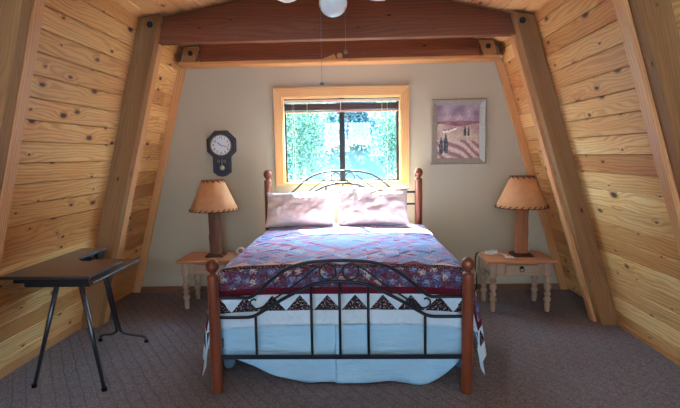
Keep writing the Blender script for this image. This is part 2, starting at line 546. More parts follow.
beam(5.15, 'far red-brown beam against the back wall, right above the window trim', z0=2.470, th=.149, inset=.19)
for s, xf, z, lab in ((1, xl, 2.47, 'short bolted timber block at the left end of the far beam'), (-1, xr, 2.47, 'short bolted timber block at the right end of the far beam')):
    x0 = xf(z+.1)
    t = thing('beam_block', (x0+s*.08, 5.14, z), lab, 'block', 'bolted blocks of the far beam')
    bm = BM(); up = SL if s > 0 else SR
    timber(bm, V((xf(z)+s*.055, 5.10, z)), up, V((s,0,0)), (0,1,0), .15, .145, .05)
    obj('block_body', bm, POST, t)
    bolt(5.10, x0+s*.125, z+.085, t)

# small timber offcuts on the trim ledge
bm = BM(); polyplate(bm, [(-.345, 5.105, 2.4683), (-.20, 5.105, 2.4683), (-.215, 5.105, 2.508), (-.225, 5.105, 2.511)], (0, .032, 0))
bmesh.ops.translate(bm, verts=bm.verts, vec=(0, 0, -.0)); 
tag(obj('wood_wedge', bm, TRIM), 'thin orange wooden wedge on the ledge under the far beam', 'wedge')
bm = BM(); lathe(bm, (-.165, 5.105, 2.4965), [(0, 0), (.026, 0), (.028, .004), (.028, .028), (.026, .03), (0, .03)], 20, axis=(0, 1, 0))
tag(obj('wood_disc', bm, TRIM, auto=40), 'small round wooden disc beside the wedge under the far beam', 'disc')

# ------------------------------------------------------------------ window
w1 = thing('window_1', ((WX0+WX1)/2, YB, WZ0), None, None, kind='structure')
bm = BM(); y0, y1 = YB-.024, YB
ox0, ox1, oz0, oz1 = -.885, .558, 1.168, 2.212
def mitre(a, b, c, d):     # quad in XZ given outer a,b inner c,d
    polyplate(bm, [(p[0], y0, p[1]) for p in (a, b, c, d)], (0, .024, 0))
ix0, ix1, iz0, iz1 = WX0, WX1, WZ0, WZ1
uvl = bm.loops.layers.uv['UVMap']
g = .0012
mitre((ox0, oz0), (ox0, oz1), (ix0, iz1+g), (ix0, iz0+g))
mitre((ox1, oz0), (ox1, oz1), (ix1, iz1+g), (ix1, iz0+g))
for f in bm.faces:
    for l in f.loops: l[uvl].uv = (l[uvl].uv[1], l[uvl].uv[0])
mitre((ox0+g, oz1), (ox1-g, oz1), (ix1-g, iz1), (ix0+g, iz1))
mitre((ox0+g, oz0), (ox1-g, oz0), (ix1-g, iz0), (ix0+g, iz0))
bmesh.ops.bevel(bm, geom=[e for e in bm.edges], offset=.002, segments=1, affect='EDGES')
obj('window_casing', bm, CASING, w1)
bm = BM()                                  # jamb lining
box(bm, (WX0-.004, YB, WZ0-.012), (WX1+.004, YB+.12, WZ0+.008)); box(bm, (WX0-.004, YB, WZ1-.012), (WX1+.004, YB+.12, WZ1+.008))
box(bm, (WX0-.006, YB, WZ0), (WX0+.014, YB+.12, WZ1), axis=2); box(bm, (WX1-.014, YB, WZ0), (WX1+.006, YB+.12, WZ1), axis=2)
obj('window_jamb', bm, CASING, w1)
bm = BM(); fx0, fx1, fz0, fz1 = WX0+.014, WX1-.014, WZ0+.008, WZ1-.012; XM = -.162
for yy, (a, b) in ((YB+.066, (fx0, XM+.03)), (YB+.088, (XM-.03, fx1))):
    f = .018
    box(bm, (a, yy, fz0), (a+f, yy+.02, fz1), .002, axis=2); box(bm, (b-f-.012, yy, fz0), (b, yy+.02, fz1), .002, axis=2)
    box(bm, (a+f, yy, fz0), (b-f-.012, yy+.02, fz0+f), .002); box(bm, (a+f, yy, fz1-f), (b-f-.012, yy+.02, fz1), .002)
box(bm, (XM-.028, YB+.05, fz0), (XM+.03, YB+.066, fz1), .003, axis=2)
obj('window_frame', bm, BLACK, w1)
bm = BM(); box(bm, (fx0+.02, YB+.074, fz0+.02), (XM-.004, YB+.077, fz1-.02), .0003); obj('glass_pane', bm, GLASS, w1)
bm = BM(); box(bm, (XM+.006, YB+.096, fz0+.02), (fx1-.03, YB+.099, fz1-.02), .0003); obj('glass_pane', bm, GLASS, w1)

# raised blind
bl = thing('window_blind', (-.165, YB+.03, 1.95), 'dark brown slatted blind pulled up to the top of the window', 'blind')
bm = BM(); box(bm, (WX0+.018, YB+.006, 2.054), (WX1-.018, YB+.045, 2.084)); obj('headrail', bm, RAILM, bl)
bm = BM()
for k in range(14):
    z = 2.038 - k*.0048
    box(bm, (WX0+.022, YB+.008, z), (WX1-.022, YB+.044, z+.0034), .001)
obj('slats', bm, BLINDM, bl)
bm = BM(); box(bm, (WX0+.022, YB+.010, 1.950), (WX1-.022, YB+.042, 1.970)); obj('bottom_rail', bm, flat('rail_rose', (176, 120, 104), .4), bl)
for xx, zz in ((-.69, 1.22), (.325, 1.21), (-.672, 1.24)):
    bm = BM(); tube(bm, spline([(xx, YB-.0+.004, 2.05), (xx+.004, YB+.003, 1.7), (xx-.002, YB+.004, zz)], 6), .0022, 6)
    lathe(bm, (xx-.002, YB+.004, zz-.03), [(0, 0), (.006, .002), (.004, .03), (0, .031)], 8)
    obj('pull_cord', bm, RAILM, bl)
for xx in (-.53, -.17, .27):
    bm = BM(); tube(bm, [(xx, YB+.006, 2.05), (xx, YB+.0055, 1.96)], .004, 6); obj('ladder_tape', bm, RAILM, bl)

# ------------------------------------------------------------------ bed
CX, YFOOT, YHEAD = -.115, 2.97, 5.17
bed = thing('bed', (CX, 4.0, 0), 'double bed with turned cherry wood posts and black scrolled iron head and foot rails', 'bed')
def bedpost(x, y, ztop, r0):
    bm = BM()
    zs = ztop - .105
    prof = [(0, 0), (r0*.93, 0), (r0*.98, .012), (r0, .1), (r0, zs*.6), (r0*.97, zs-.03), (r0*1.0, zs-.012), (r0*.9, zs), (r0*.55, zs+.006), (r0*.5, zs+.014)]
    R = .044*r0/.036
    for k in range(2, 13):
        a = PI*k/12.
        prof.append((math.sin(a)*R*.93, zs+.012 + R - math.cos(a)*R*1.0))
    prof[-1] = (0, ztop)
    prof = [(max(a, 0), b) for a, b in prof]
    lathe(bm, (x, y, 0), prof, 28)
    return obj('bed_post', bm, CHERRY, bed, auto=50)
def endboard(y, zo, xa, xb, name):
    c = (xa+xb)/2; h = (xb-xa)/2
    P = lambda dx, z: V((c+dx, y, z+zo))
    bm = BM()
    half = [(-h+.02, .616), (-.62, .616), (-.56, .619), (-.50, .66), (-.44, .715), (-.38, .762), (-.30, .808), (-.20, .835), (-.10, .845), (0, .848)]
    full = half + [(-a, b) for a, b in reversed(half[:-1])]
    tube(bm, spline([P(*p) for p in full], 5), .0105, 10); obj('arched_rail', bm, IRON, bed, smooth=True)
    bm = BM()
    half = [(-h+.02, .489), (-.62, .489), (-.55, .495), (-.49, .525), (-.37, .597), (-.25, .660), (-.15, .700), (0, .716)]
    full = half + [(-a, b) for a, b in reversed(half[:-1])]
    tube(bm, spline([P(*p) for p in full], 5), .0105, 10); obj('arched_rail', bm, IRON, bed, smooth=True)
    for s in (-1, 1):
        bm = BM(); pts = []
        for k in range(0, 33):            # circle, then the long tail, then the curl
            a = math.radians(140) - 2*PI*k/32*1.0
            pts.append(P(s*(-.072) + s*.050*math.cos(a), .778 + .050*math.sin(a)))
        tail = [(-.10, .822), (-.16, .79), (-.24, .725), (-.32, .668), (-.42, .60), (-.485, .556), (-.525, .545), (-.556, .562), (-.560, .590), (-.540, .606), (-.522, .600)]
        pts2 = spline([P(s*a, b) for a, b in tail], 6)
        tube(bm, pts + pts2[4:], .006, 8)
        obj('iron_scroll', bm, IRON, bed, smooth=True)
    bm = BM()
    for k, (dx, top) in enumerate(((-.53, .502), (-.178, .69), (0, .716), (.178, .69), (.53, .502))):
        bm = BM(); tube(bm, [P(dx, .232), P(dx, top)], .0085, 8); obj('iron_bar', bm, IRON, bed, smooth=True)
    bm = BM(); box(bm, (xa+.02, y-.009, .218+zo), (xb-.02, y+.009, .244+zo), .002); obj('bottom_rail', bm, IRON, bed)
FXL, FXR, HXL, HXR = -.912, .668, -.952, .640
bedpost(FXL, YFOOT, .868, .036); bedpost(FXR, YFOOT, .866, .036)
bedpost(HXL, YHEAD, 1.345, .040); bedpost(HXR, YHEAD, 1.340, .040)
endboard(YFOOT, 0, FXL, FXR, 'foot'); endboard(YHEAD, .478, HXL, HXR, 'head')
for s in (-1, 1):
    bm = BM(); xx = CX + s*.79
    box(bm, (xx-.012, YFOOT+.03, .25), (xx+.012, YHEAD-.03, .31), .003, axis=1); obj('side_rail', bm, IRON, bed)
    bm = BM(); tube(bm, [(CX+s*.62, 3.5, 0), (CX+s*.62, 3.5, .25)], .02, 12); box(bm, (CX+s*.62-.03, 3.47, 0), (CX+s*.62+.03, 3.53, .02)); obj('frame_leg', bm, IRON, bed)
bm = BM(); box(bm, (CX-.76, 3.13, .25), (CX+.76, 5.10, .45), .03, axis=1); obj('box_spring', bm, MATT, bed)
bm = BM(); box(bm, (CX-.76, 3.13, .455), (CX+.76, 5.10, .752), .05, axis=1); obj('mattress', bm, MATT, bed)

# quilt
QA, QT0, QH, QF = .760, 1.70, .60, .42        # half top width, top length, side drop, foot drop
QY0 = 4.80
def quilt_pos(s, t):
    sg = 1 if s > 0 else -1
    ex = max(abs(s)-QA, 0); ey = max(t-QT0, 0)
    r = .055
    fx = r*(1-math.exp(-ex/r)) + .17*ex
    fy = .032*(1-math.exp(-ey/.032)) + .04*ey
    x = CX + sg*(min(abs(s), QA) + fx)
    y = QY0 - min(t, QT0) - fy
    rho = math.hypot(ex, ey)
    z = .795 - (rho - .03*(1-math.exp(-rho/.035)))
    # crown, softness
    z -= .02*(abs(s)/QA)**4 if abs(s) < QA else .02
    nz = mn.noise(V((s*2.3, t*2.3, 3.1)))*.012 + mn.noise(V((s*7, t*7, 8.1)))*.005
    if rho <= 0: z += nz
    else:
        w = min(rho/.2, 1)
        if ex > 0: x += sg*(mn.noise(V((t*4.2, s*1.5, 5)))*.03*w + .012*math.sin(t*15)*w)
        if ey > 0: y += (mn.noise(V((s*3.6, t*2, 9)))*.014)*w + .004
        z += nz*(1-w)
    if ex > 0 and ey > 0: y = max(y, 3.030)
    return V((x, max(y, 3.022), z))
def sheet(f, s0, s1, t0, t1, ns, nt_, thick=0.0):
    bm = BM(); uvl = bm.loops.layers.uv['UVMap']
    G = [[bm.verts.new(f(s0+(s1-s0)*i/ns, t0+(t1-t0)*j/nt_)) for j in range(nt_+1)] for i in range(ns+1)]
    for i in range(ns):
        for j in range(nt_):
            fc = bm.faces.new((G[i][j], G[i+1][j], G[i+1][j+1], G[i][j+1]))
            for l, (a, b) in zip(fc.loops, ((i, j), (i+1, j), (i+1, j+1), (i, j+1))):
                l[uvl].uv = (s0+(s1-s0)*a/ns, t0+(t1-t0)*b/nt_)
    return bm
M = Mat('patchwork_quilt', .9, .1)
u, v = M.uv()
HS = QA+QH; HT = QT0+QF
dx_ = HS - u.abs(); dy_ = HT - v
hem = dx_.min(dy_)
along = M.mix(dx_.lt(dy_), M.vec(u, u, u), M.vec(v, v, v))
sp = M.node('ShaderNodeSeparateXYZ'); M.nt.links.new(along.k, sp.inputs[0]); al = S(M.nt, sp.outputs[0])
P3 = M.vec(u, v, 0)
pr = M.noise(P3, 55, 3, .7); pr2 = M.noise(P3, 90, 2, .6)
# centre: string pieced blocks
bs = .115
bu = (u+.0575)/bs; bv = v/bs
ci = bu.floor(); cj = bv.floor()
fu = bu.fract(); fv = bv.fract()
par = ((ci+cj)*.5).fract().gt(.25)
diag = fu + fv*(par*2-1)
strip = (diag*2.2 + M.noise(P3, 6, 2)*1.0)
sid = strip.floor()
wn = M.white(M.vec(ci, cj, sid)); wn2 = M.white(M.vec(sid, ci, cj))
cen = M.ramp(wn, [(0, (160, 200, 244)), (.2, (196, 212, 244)), (.34, (220, 160, 204)), (.48, (172, 194, 240)), (.62, (236, 200, 216)), (.74, (222, 226, 244)), (.86, (176, 92, 126)), (.94, (110, 118, 180))], True)
cen = M.mix(pr.step(.54, .62)*.55, cen, (96, 80, 130))
bl = M.noise(P3, 5, 3, .6)
cen = M.mix(bl.step(.5, .62)*.5, cen, (168, 194, 240))
cen = M.mix((1-bl).step(.56, .66)*.45, cen, (208, 150, 186))
dm = u.abs()*1.0 + (v-.86).abs()*.9
cen = M.mix(dm.lt(.30)*.55, cen, (176, 204, 246))
cen = M.mix((dm.gt(.30)*dm.lt(.38))*.65, cen, (220, 140, 186))
cen = M.mix((dm.gt(.56)*dm.lt(.64))*.5, cen, (214, 150, 180))
cen = M.mix(dm.step(.62, 1.0)*.55*pr2.step(.45, .55), cen, (120, 70, 104))
seam = (strip.fract()-.5).abs().step(.43, .5)
cen = M.mix(seam*.4, cen, (80, 60, 90))
# small peach triangles next to it
tri = lambda w: ((al/w).fract()-.5).abs()*2
pk = M.mix((hem - .425).lt((1-tri(.19))*.10), cen, M.mix(M.white(M.vec((al/.19).floor(), 1, 2)).gt(.45), (232, 196, 178), (150, 76, 90)))
dark = M.mix(pr2.step(.5, .6), (44, 26, 34), (150, 120, 120))
fd, fc_ = M.voronoi(M.vec(u, v, 0), 14, rnd=.8)
petal = M.noise(P3, 85, 2)
flower = (1-(fd + (petal-.5)*1.6).step(.10, .36))*.75
flor = M.mix(M.noise(P3, 22, 3).step(.4, .6), (112, 54, 66), (84, 84, 118))
flor = M.mix(pr.step(.46, .6)*.65, flor, (48, 28, 40))
flor = M.mix(flower, flor, M.mix(fc_.gt(.5), (204, 196, 180), (130, 156, 196)))
maroon = M.mix(pr.step(.4, .7)*.3, (92, 26, 40), (60, 18, 30))
pale = M.mix(pr*.15, (196, 214, 226), (170, 190, 210))
saw = M.mix(((hem-.10)/.10).lt(1-tri(.178)), pale, M.mix(pr2.step(.55, .62), (40, 26, 38), (160, 146, 142)))
c = M.mix(hem.gt(.10), pale, saw)
c = M.mix(hem.gt(.205), c, maroon)
c = M.mix(hem.gt(.25), c, flor)
c = M.mix(hem.gt(.382), c, dark)
c = M.mix(hem.gt(.425), c, pk)
M.base(c)
hb = M.noise(P3, 28, 2)
M.bump(seam*-.5 + hb, .6, .01)
QUILT = M.m
bm = sheet(quilt_pos, -HS, HS, -.15, HT, 150, 130)
q = obj('quilt', bm, QUILT, smooth=True, recalc=False)
sm = q.modifiers.new('thick', 'SOLIDIFY'); sm.thickness = .007; sm.offset = 1.0
tag(q, 'patchwork quilt of blue, pink and maroon strips with floral and sawtooth borders over the bed', 'quilt')

# bed skirt
def hemz(x):
    d = x - CX
    if d < 0:
        k = min(max((d + .78)/.62, 0), 1)
        return .20 - .183*math.sin(k*PI/2)**1.1
    k = min(max((d-.48)/.28, 0), 1)
    return .018 + .012*math.sin(d*9) + .15*k*k
def skirt_front(s, t):
    x = CX + s
    zt = .46; zb = hemz(x)
    z = zt + (zb-zt)*t
    y = 3.078 - .018*t*(1 - abs(s)/.8)*2 + (math.sin(s*13 + 2.5*t)*.012 + mn.noise(V((s*5, t*2, 0)))*.045)*t
    y = max(y, 3.03 - .018*min(1, max(0, t-.5)*4))
    return V((x, y, z))
M = Mat('pale_blue_cotton', .85, .15)
x, y, z = M.objxyz()
M.base(M.mix(M.noise(M.vec(x, y, z), 5, 3).step(.3, .7)*.3, (156, 196, 220), (142, 186, 214)))
M.bump(M.noise(M.vec(x*.7, y, z*3), 14, 3), .4, .02); SKIRT = M.m
sk = thing('bed_skirt', (CX, 3.6, 0), 'pale blue cotton bed skirt hanging almost to the carpet under the quilt', 'bed skirt')
for a, b, n, dy in ((-.79, -.02, 60, .012), (-.045, .80, 60, 0)):
    bm = sheet(skirt_front, a, b, 0, 1, n, 24)
    for vv in bm.verts: vv.co.y += dy
    o = obj('skirt_panel', bm, SKIRT, sk, smooth=True, recalc=False)
    m = o.modifiers.new('thick', 'SOLIDIFY'); m.thickness = .003
for sg in (-1, 1):
    def skirt_side(s, t, sg=sg):
        zb = .03 + .02*math.sin(s*7)
        if s < 3.3: zb += .17*((3.3-s)/.25)**1.5
        return V((CX + sg*(.80 + .012*math.sin(s*22)*t), s, .44 + (zb-.44)*t))
    bm = sheet(skirt_side, 3.10, 5.05, 0, 1, 90, 10)
    o = obj('skirt_panel', bm, SKIRT, sk, smooth=True, recalc=False)
    m = o.modifiers.new('thick', 'SOLIDIFY'); m.thickness = .003

# pillows
M = Mat('blush_satin', .55, .35)
u, v = M.uv()
st = (u*210).sin()*.5+.5
M.base(M.mix(st*.3, (226, 202, 190), (214, 186, 176)))
M.bump(st*.08 + M.noise(M.vec(u*3, v*14, 0), 4, 3)*.8, .5, .012); SATIN = M.m
M = Mat('ivory_cotton', .7, .2)
u, v = M.uv()
M.base(M.mix(M.noise(M.vec(u, v, 0), 8, 3)*.5, (232, 214, 206), (214, 192, 184)))
M.bump(M.noise(M.vec(u*2.5, v*6, 1), 4, 4, .6), .6, .03); IVORY = M.m
LACE = flat('lace_ruffle', (238, 226, 216), .8, .15)
def pillow(cx, w, hgt, yb, yt, z0, ruffle, label, m, tiltz=0.0, seed=0, th=.105):
    t = thing('pillow', (cx, yb, z0), label, 'pillow', 'pillows against the headboard')
    ax = V((1, 0, tiltz)).normalized()
    upv = V((0, yt-yb, hgt)).normalized(); H = math.hypot(yt-yb, hgt)
    nn = ax.cross(upv).normalized()
    C = V((cx, (yb+yt)/2, z0 + hgt/2))
    bm = BM(); uvl = bm.loops.layers.uv['UVMap']
    nu, nv = 44, 30
    for side in (1, -1):
        G = []
        for i in range(nu+1):
            row = []
            for j in range(nv+1):
                a = -1 + 2*i/nu; b = -1 + 2*j/nv
                pin = 1 - .06*(1-abs(b)**3)*abs(a)**6          # slight waist at the edges
                pin2 = 1 - .09*(1-abs(a)**2)*abs(b)**6
                A = a*w/2*(pin); B = b*H/2*(pin2)
                tk = (max(1-abs(a)**3.2, 0)**.62)*(max(1-abs(b)**2.6, 0)**.62)*th*(1 - .12*b)
                wr = mn.noise(V((a*3.0+seed, b*3.5, seed)))*.03 + mn.noise(V((a*9+seed, b*5, seed+4)))*.012
                tk = tk*(1 + 0) + wr*min(tk/.05, 1)*(1 if side > 0 else .2)
                row.append(bm.verts.new(C + ax*A + upv*B + nn*side*max(tk, 0.0)))
            G.append(row)
        for i in range(nu):
            for j in range(nv):
                vs = (G[i][j], G[i+1][j], G[i+1][j+1], G[i][j+1])
                f = bm.faces.new(vs if side > 0 else vs[::-1])
                for l in f.loops:
                    d = l.vert.co - C
                    l[uvl].uv = (d.dot(ax), d.dot(upv))
    bmesh.ops.remove_doubles(bm, verts=bm.verts, dist=.0012)
    obj('pillow_body', bm, m, t, smooth=True)
    # ruffle strip along one end
    bm = BM(); n = 90; sgn = ruffle
    G = []
    for j in range(n+1):
        b = -1 + 2*j/n
        row = []
        for k in range(5):
            q = k/4
            A = sgn*(w/2*(.955-.06*(1-abs(b)**3)) - .02 + q*.055)
            off = math.sin(j*.95 + 0.6*math.sin(j*.37))*.017*q + (.034 if True else 0)*(1-q)*(1-b*b)**.5
            row.append(bm.verts.new(C + ax*A + upv*b*H/2*.97 + nn*(off+.004)))
        G.append(row)
    for j in range(n):
        for k in range(4): bm.faces.new((G[j][k], G[j+1][k], G[j+1][k+1], G[j][k+1]))
    o = obj('lace_ruffle', bm, LACE, t, smooth=True)
    mm = o.modifiers.new('thick', 'SOLIDIFY'); mm.thickness = .003
    return t
pillow(-.590, .69, .340, 4.80, 4.98, .788, 1, 'blush striped pillow on the left side of the bed, ruffled at its right end', SATIN, .02, 1.0)
pillow(.160, .70, .375, 4.80, 4.98, .790, -1, 'ivory crumpled pillow on the right side of the bed, ruffled at its left end', IVORY, -.01, 5.0)

# ------------------------------------------------------------------ nightstands
def nightstand(x0, yfr):
    """x0 left edge of the top, yfr front edge"""
    W, D, ZT_ = .635, .47, .492
    t = thing('nightstand', (x0+W/2, yfr+D/2, 0), 'l', 'nightstand', 'pine nightstands beside the bed')
    bm = BM(); box(bm, (x0, yfr, ZT_-.024), (x0+W, yfr+D, ZT_), .006); obj('table_top', bm, STANDTOP, t)
    i = .035; za = .345
    xa, xb, ya, yb_ = x0+i, x0+W-i, yfr+i, yfr+D-i
    LEGW = .062
    def ap(lo, hi, ax=0):
        bm = BM(); box(bm, lo, hi, .003, axis=ax); return bm
    obj('side_panel', ap((xa+.006, ya+LEGW, za), (xa+.026, yb_-LEGW, ZT_-.024), 1), STAND, t)
    obj('side_panel', ap((xb-.026, ya+LEGW, za), (xb-.006, yb_-LEGW, ZT_-.024), 1), STAND, t)
    obj('back_panel', ap((xa+LEGW, yb_-.026, za), (xb-LEGW, yb_-.006, ZT_-.024)), STAND, t)
    # front frame round the drawer
    bm = BM(); xd0, xd1 = xa+.13, xb-.13
    box(bm, (xa+LEGW, ya+.004, za), (xd0, ya+.024, ZT_-.024), .002); box(bm, (xd1, ya+.004, za), (xb-LEGW, ya+.024, ZT_-.024), .002)
    box(bm, (xd0, ya+.004, za), (xd1, ya+.024, za+.018), .002); box(bm, (xd0, ya+.004, ZT_-.036), (xd1, ya+.024, ZT_-.024), .002)
    obj('front_frame', bm, STAND, t)
    bm = BM(); box(bm, (xd0+.003, ya-.002, za+.021), (xd1-.003, ya+.022, ZT_-.039), .003)
    for lo, hi in (((xd0+.003, za+.021), (xd1-.003, za+.035)), ((xd0+.003, ZT_-.053), (xd1-.003, ZT_-.039)), ((xd0+.003, za+.035), (xd0+.02, ZT_-.053)), ((xd1-.02, za+.035), (xd1-.003, ZT_-.053))):
        box(bm, (lo[0], ya-.010, lo[1]), (hi[0], ya-.002, hi[1]), .002)
    dr = obj('drawer', bm, STAND, t)
    cx = (xd0+xd1)/2; zc = (za+ZT_)/2 - .002
    bm = BM(); lathe(bm, (cx, ya-.002, zc+.012), [(0, -.012), (.012, -.012), (.017, -.004), (.017, 0)], 14, axis=(0, 1, 0))
    ring = [(cx + .02*math.cos(2*PI*k/20), ya-.014, zc-.008 + .020*math.sin(2*PI*k/20)) for k in range(20)]
    tube(bm, ring, .0035, 6, closed=True)
    polyplate(bm, [(cx-.03, ya-.004, zc+.008), (cx, ya-.004, zc+.022), (cx+.03, ya-.004, zc+.008), (cx, ya-.004, zc-.004)], (0, .003, 0))
    h = bpy.data.objects.new('drawer_pull', bpy.data.meshes.new('drawer_pull')); bmesh.ops.recalc_face_normals(bm, faces=bm.faces)
    bm.to_mesh(h.data); bm.free(); h.data.materials.append(IRON); h.data.transform(Matrix.Translation(-world_loc(dr))); COL.objects.link(h); h.parent = dr
    for lx in (xa, xb-LEGW):
        for ly in (ya, yb_-LEGW):
            bm = BM(); cxx, cyy = lx+LEGW/2, ly+LEGW/2
            box(bm, (lx, ly, za-.012), (lx+LEGW, ly+LEGW, ZT_-.024), .003, axis=2)
            R = LEGW/2
            prof = [(0, 0), (R*.62, 0), (R*.72, .03), (R*.80, .075), (R*.62, .085), (R*.62, .092), (R*.98, .104), (R*1.05, .118), (R*.98, .132), (R*.66, .142),
                    (R*.64, .150), (R*.95, .160), (R*1.0, .170), (R*.95, .180), (R*.62, .190), (R*.66, .200), (R*1.06, .222), (R*1.10, .238), (R*1.0, .256), (R*.62, .268), (R*.62, .276),
                    (R*.95, .288), (R*1.0, .298), (R*.9, .308), (R*.7, .316), (R*.8, .334), (0, .335)]
            lathe(bm, (cxx, cyy, 0), prof, 20)
            obj('leg', bm, STAND, t, auto=60)
    return t
nsl = nightstand(-1.775, 4.62)
nsl['label'] = 'pine nightstand with turned legs left of the bed, under the octagonal clock'
nsr = dup(nsl, (1.190+1.775, -.145, 0))
nsr['label'] = 'pine nightstand with turned legs right of the bed, holding the white cord'

# ------------------------------------------------------------------ lamps
M = Mat('rawhide_shade', .75, .2)
x, y, z = M.objxyz()
nn_ = M.noise(M.vec(x, y, z), 9, 4, .6)
cc = M.mix(nn_.step(.3, .7)*.6, (230, 168, 116), (210, 144, 94))
M.base(cc)
M.b.inputs['Subsurface Weight'].default_value = 0
tr = M.node('ShaderNodeBsdfTranslucent'); M.nt.links.new(cc.k, tr.inputs[0])
mx = M.node('ShaderNodeMixShader'); mx.inputs[0].default_value = .22
out = [n for n in M.nt.nodes if n.type == 'OUTPUT_MATERIAL'][0]
M.nt.links.new(M.b.outputs[0], mx.inputs[1]); M.nt.links.new(tr.outputs[0], mx.inputs[2]); M.nt.links.new(mx.outputs[0], out.inputs[0])
SHADE = M.m
LACING = flat('leather_lacing', (66, 36, 24), .7, .2)
def lamp(x, y, zb, label, zs0, zs1, rb, rt, post_r, pm, sq, seed):
    t = thing('table_lamp', (x, y, zb), label, 'lamp', 'rawhide-shaded table lamps')
    bm = BM(); n = 56
    rr = random.Random(seed)
    rowsA, rowsB = [], []
    for k in range(n):
        a = 2*PI*k/n; w = .0035*math.sin(k*PI*2/4)
        ca, sa = math.cos(a), math.sin(a)
        rowsA.append([bm.verts.new((x+(rb+w-.0)*ca, y+(rb+w)*sa, zs0 + .003*math.sin(k*PI/2))), bm.verts.new((x+((rb+rt)/2+.001)*ca, y+((rb+rt)/2+.001)*sa, (zs0+zs1)/2)), bm.verts.new((x+rt*ca, y+rt*sa, zs1))])
    for k in range(n):
        A, B = rowsA[k], rowsA[(k+1) % n]
        for j in range(2): bm.faces.new((A[j], B[j], B[j+1], A[j+1]))
    o = obj('lamp_shade', bm, SHADE, t, smooth=True)
    mm = o.modifiers.new('thick', 'SOLIDIFY'); mm.thickness = .003; mm.offset = -1
    # whip-stitched lacing on both rims, one piece per rim
    for r, z, cnt, dz in ((rb, zs0, 26, .022), (rt, zs1, 13, -.020)):
        bm = BM()
        sl = (rb-rt)/(zs1-zs0)
        for k in range(cnt):
            a0 = 2*PI*k/cnt; a1 = 2*PI*(k+.55)/cnt
            r1 = r - sl*dz + .003
            p = [(x+(r+.004)*math.cos(a0), y+(r+.004)*math.sin(a0), z-.002*(1 if dz > 0 else -1)), (x+r1*math.cos(a1), y+r1*math.sin(a1), z+dz)]
            tube(bm, p, .0042, 5)
        ring = [(x+(r+.001)*math.cos(2*PI*k/40), y+(r+.001)*math.sin(2*PI*k/40), z) for k in range(40)]
        tube(bm, ring, .0035, 5, closed=True)
        obj('lacing', bm, LACING, t)
    # post: hewn log
    bm = BM(); n = 28; lv = 30; G = []; uvl = bm.loops.layers.uv['UVMap']
    ztop = zs0 + .06
    for j in range(lv+1):
        z = zb + .03 + (ztop - zb - .03)*j/lv; row = []
        for k in range(n):
            a = 2*PI*k/n
            c_, s_ = math.cos(a), math.sin(a)
            q = post_r/max(abs(c_), abs(s_))*.93
            rad = q*sq + post_r*1.02*(1-sq)
            rad *= 1 + .10*mn.noise(V((c_*1.6+seed, s_*1.6, z*7))) + .07*mn.noise(V((c_*4, s_*4+seed, z*26)))
            row.append(bm.verts.new((x+rad*c_, y+rad*s_, z)))
        G.append(row)
    for j in range(lv):
        for k in range(n):
            f = bm.faces.new((G[j][k], G[j][(k+1) % n], G[j+1][(k+1) % n], G[j+1][k]))
            for l, (aa, bb) in zip(f.loops, ((j, k), (j, k+1), (j+1, k+1), (j+1, k))): l[uvl].uv = (aa*.015, bb*.02)
    bm.faces.new(G[0]); bm.faces.new(G[-1])
    obj('lamp_post', bm, pm, t, auto=35)
    bm = BM(); pr_ = post_r
    box(bm, (x-pr_-.032, y-pr_-.032, zb), (x+pr_+.032, y+pr_+.032, zb+.016), .005); box(bm, (x-pr_-.016, y-pr_-.016, zb+.016), (x+pr_+.016, y+pr_+.016, zb+.032), .005)
    obj('lamp_base', bm, DARKWOOD, t)
    bm = BM(); tube(bm, [(x, y, ztop), (x, y, ztop+.06)], .012, 10)
    for a in (0, 2*PI/3, 4*PI/3): tube(bm, [(x, y, zs1-.02), (x+(rt+.004)*math.cos(a), y+(rt+.004)*math.sin(a), zs1-.004)], .0022, 5)
    tube(bm, [(x, y, ztop+.05), (x, y, zs1)], .003, 6)
    obj('shade_fitter', bm, BRASS, t)
    bm = BM(); sphere(bm, (x, y, ztop+.10), .032, 10, (1, 1, 1.2)); obj('light_bulb', bm, WHITE, t, smooth=True)
    return t
lamp(-1.448, 4.86, .4925, 'table lamp with a carved dark wood column and tan rawhide shade on the left nightstand', .962, 1.262, .240, .104, .056, HEWND, .85, 2)
lamp(1.572, 4.74, .4925, 'table lamp with a rough hewn log post and tan rawhide shade on the right nightstand', .966, 1.262, .240, .104, .060, HEWN, .55, 9)

# little clock on the left nightstand
al_ = thing('desk_clock', (-1.225, 5.0, .4925), 'small rounded cream desk clock at the right end of the left nightstand', 'clock')
bm = BM(); n = 18
arc = [(-1.225 + .052*math.cos(PI*k/n), 4.975, .497 + .056*math.sin(PI*k/n)) for k in range(n+1)]
polyplate(bm, [(-1.277, 4.975, .4925)] + arc[::-1][0:] + [(-1.173, 4.975, .4925)] if False else [(-1.173, 4.975, .4925)] + arc + [(-1.277, 4.975, .4925)], (0, .04, 0))
bmesh.ops.bevel(bm, geom=[e for e in bm.edges if abs(e.verts[0].co.y-e.verts[1].co.y) < .001], offset=.005, segments=2, affect='EDGES')
obj('clock_case', bm, flat('cream_plastic', (232, 222, 206), .4), al_, auto=40)
bm = BM(); lathe(bm, (-1.225, 4.9748, .52), [(0, -.002), (.022, -.002), (.024, 0), (0, 0)], 22, axis=(0, 1, 0)); obj('dial', bm, flat('dial_tan', (150, 120, 96), .4), al_)

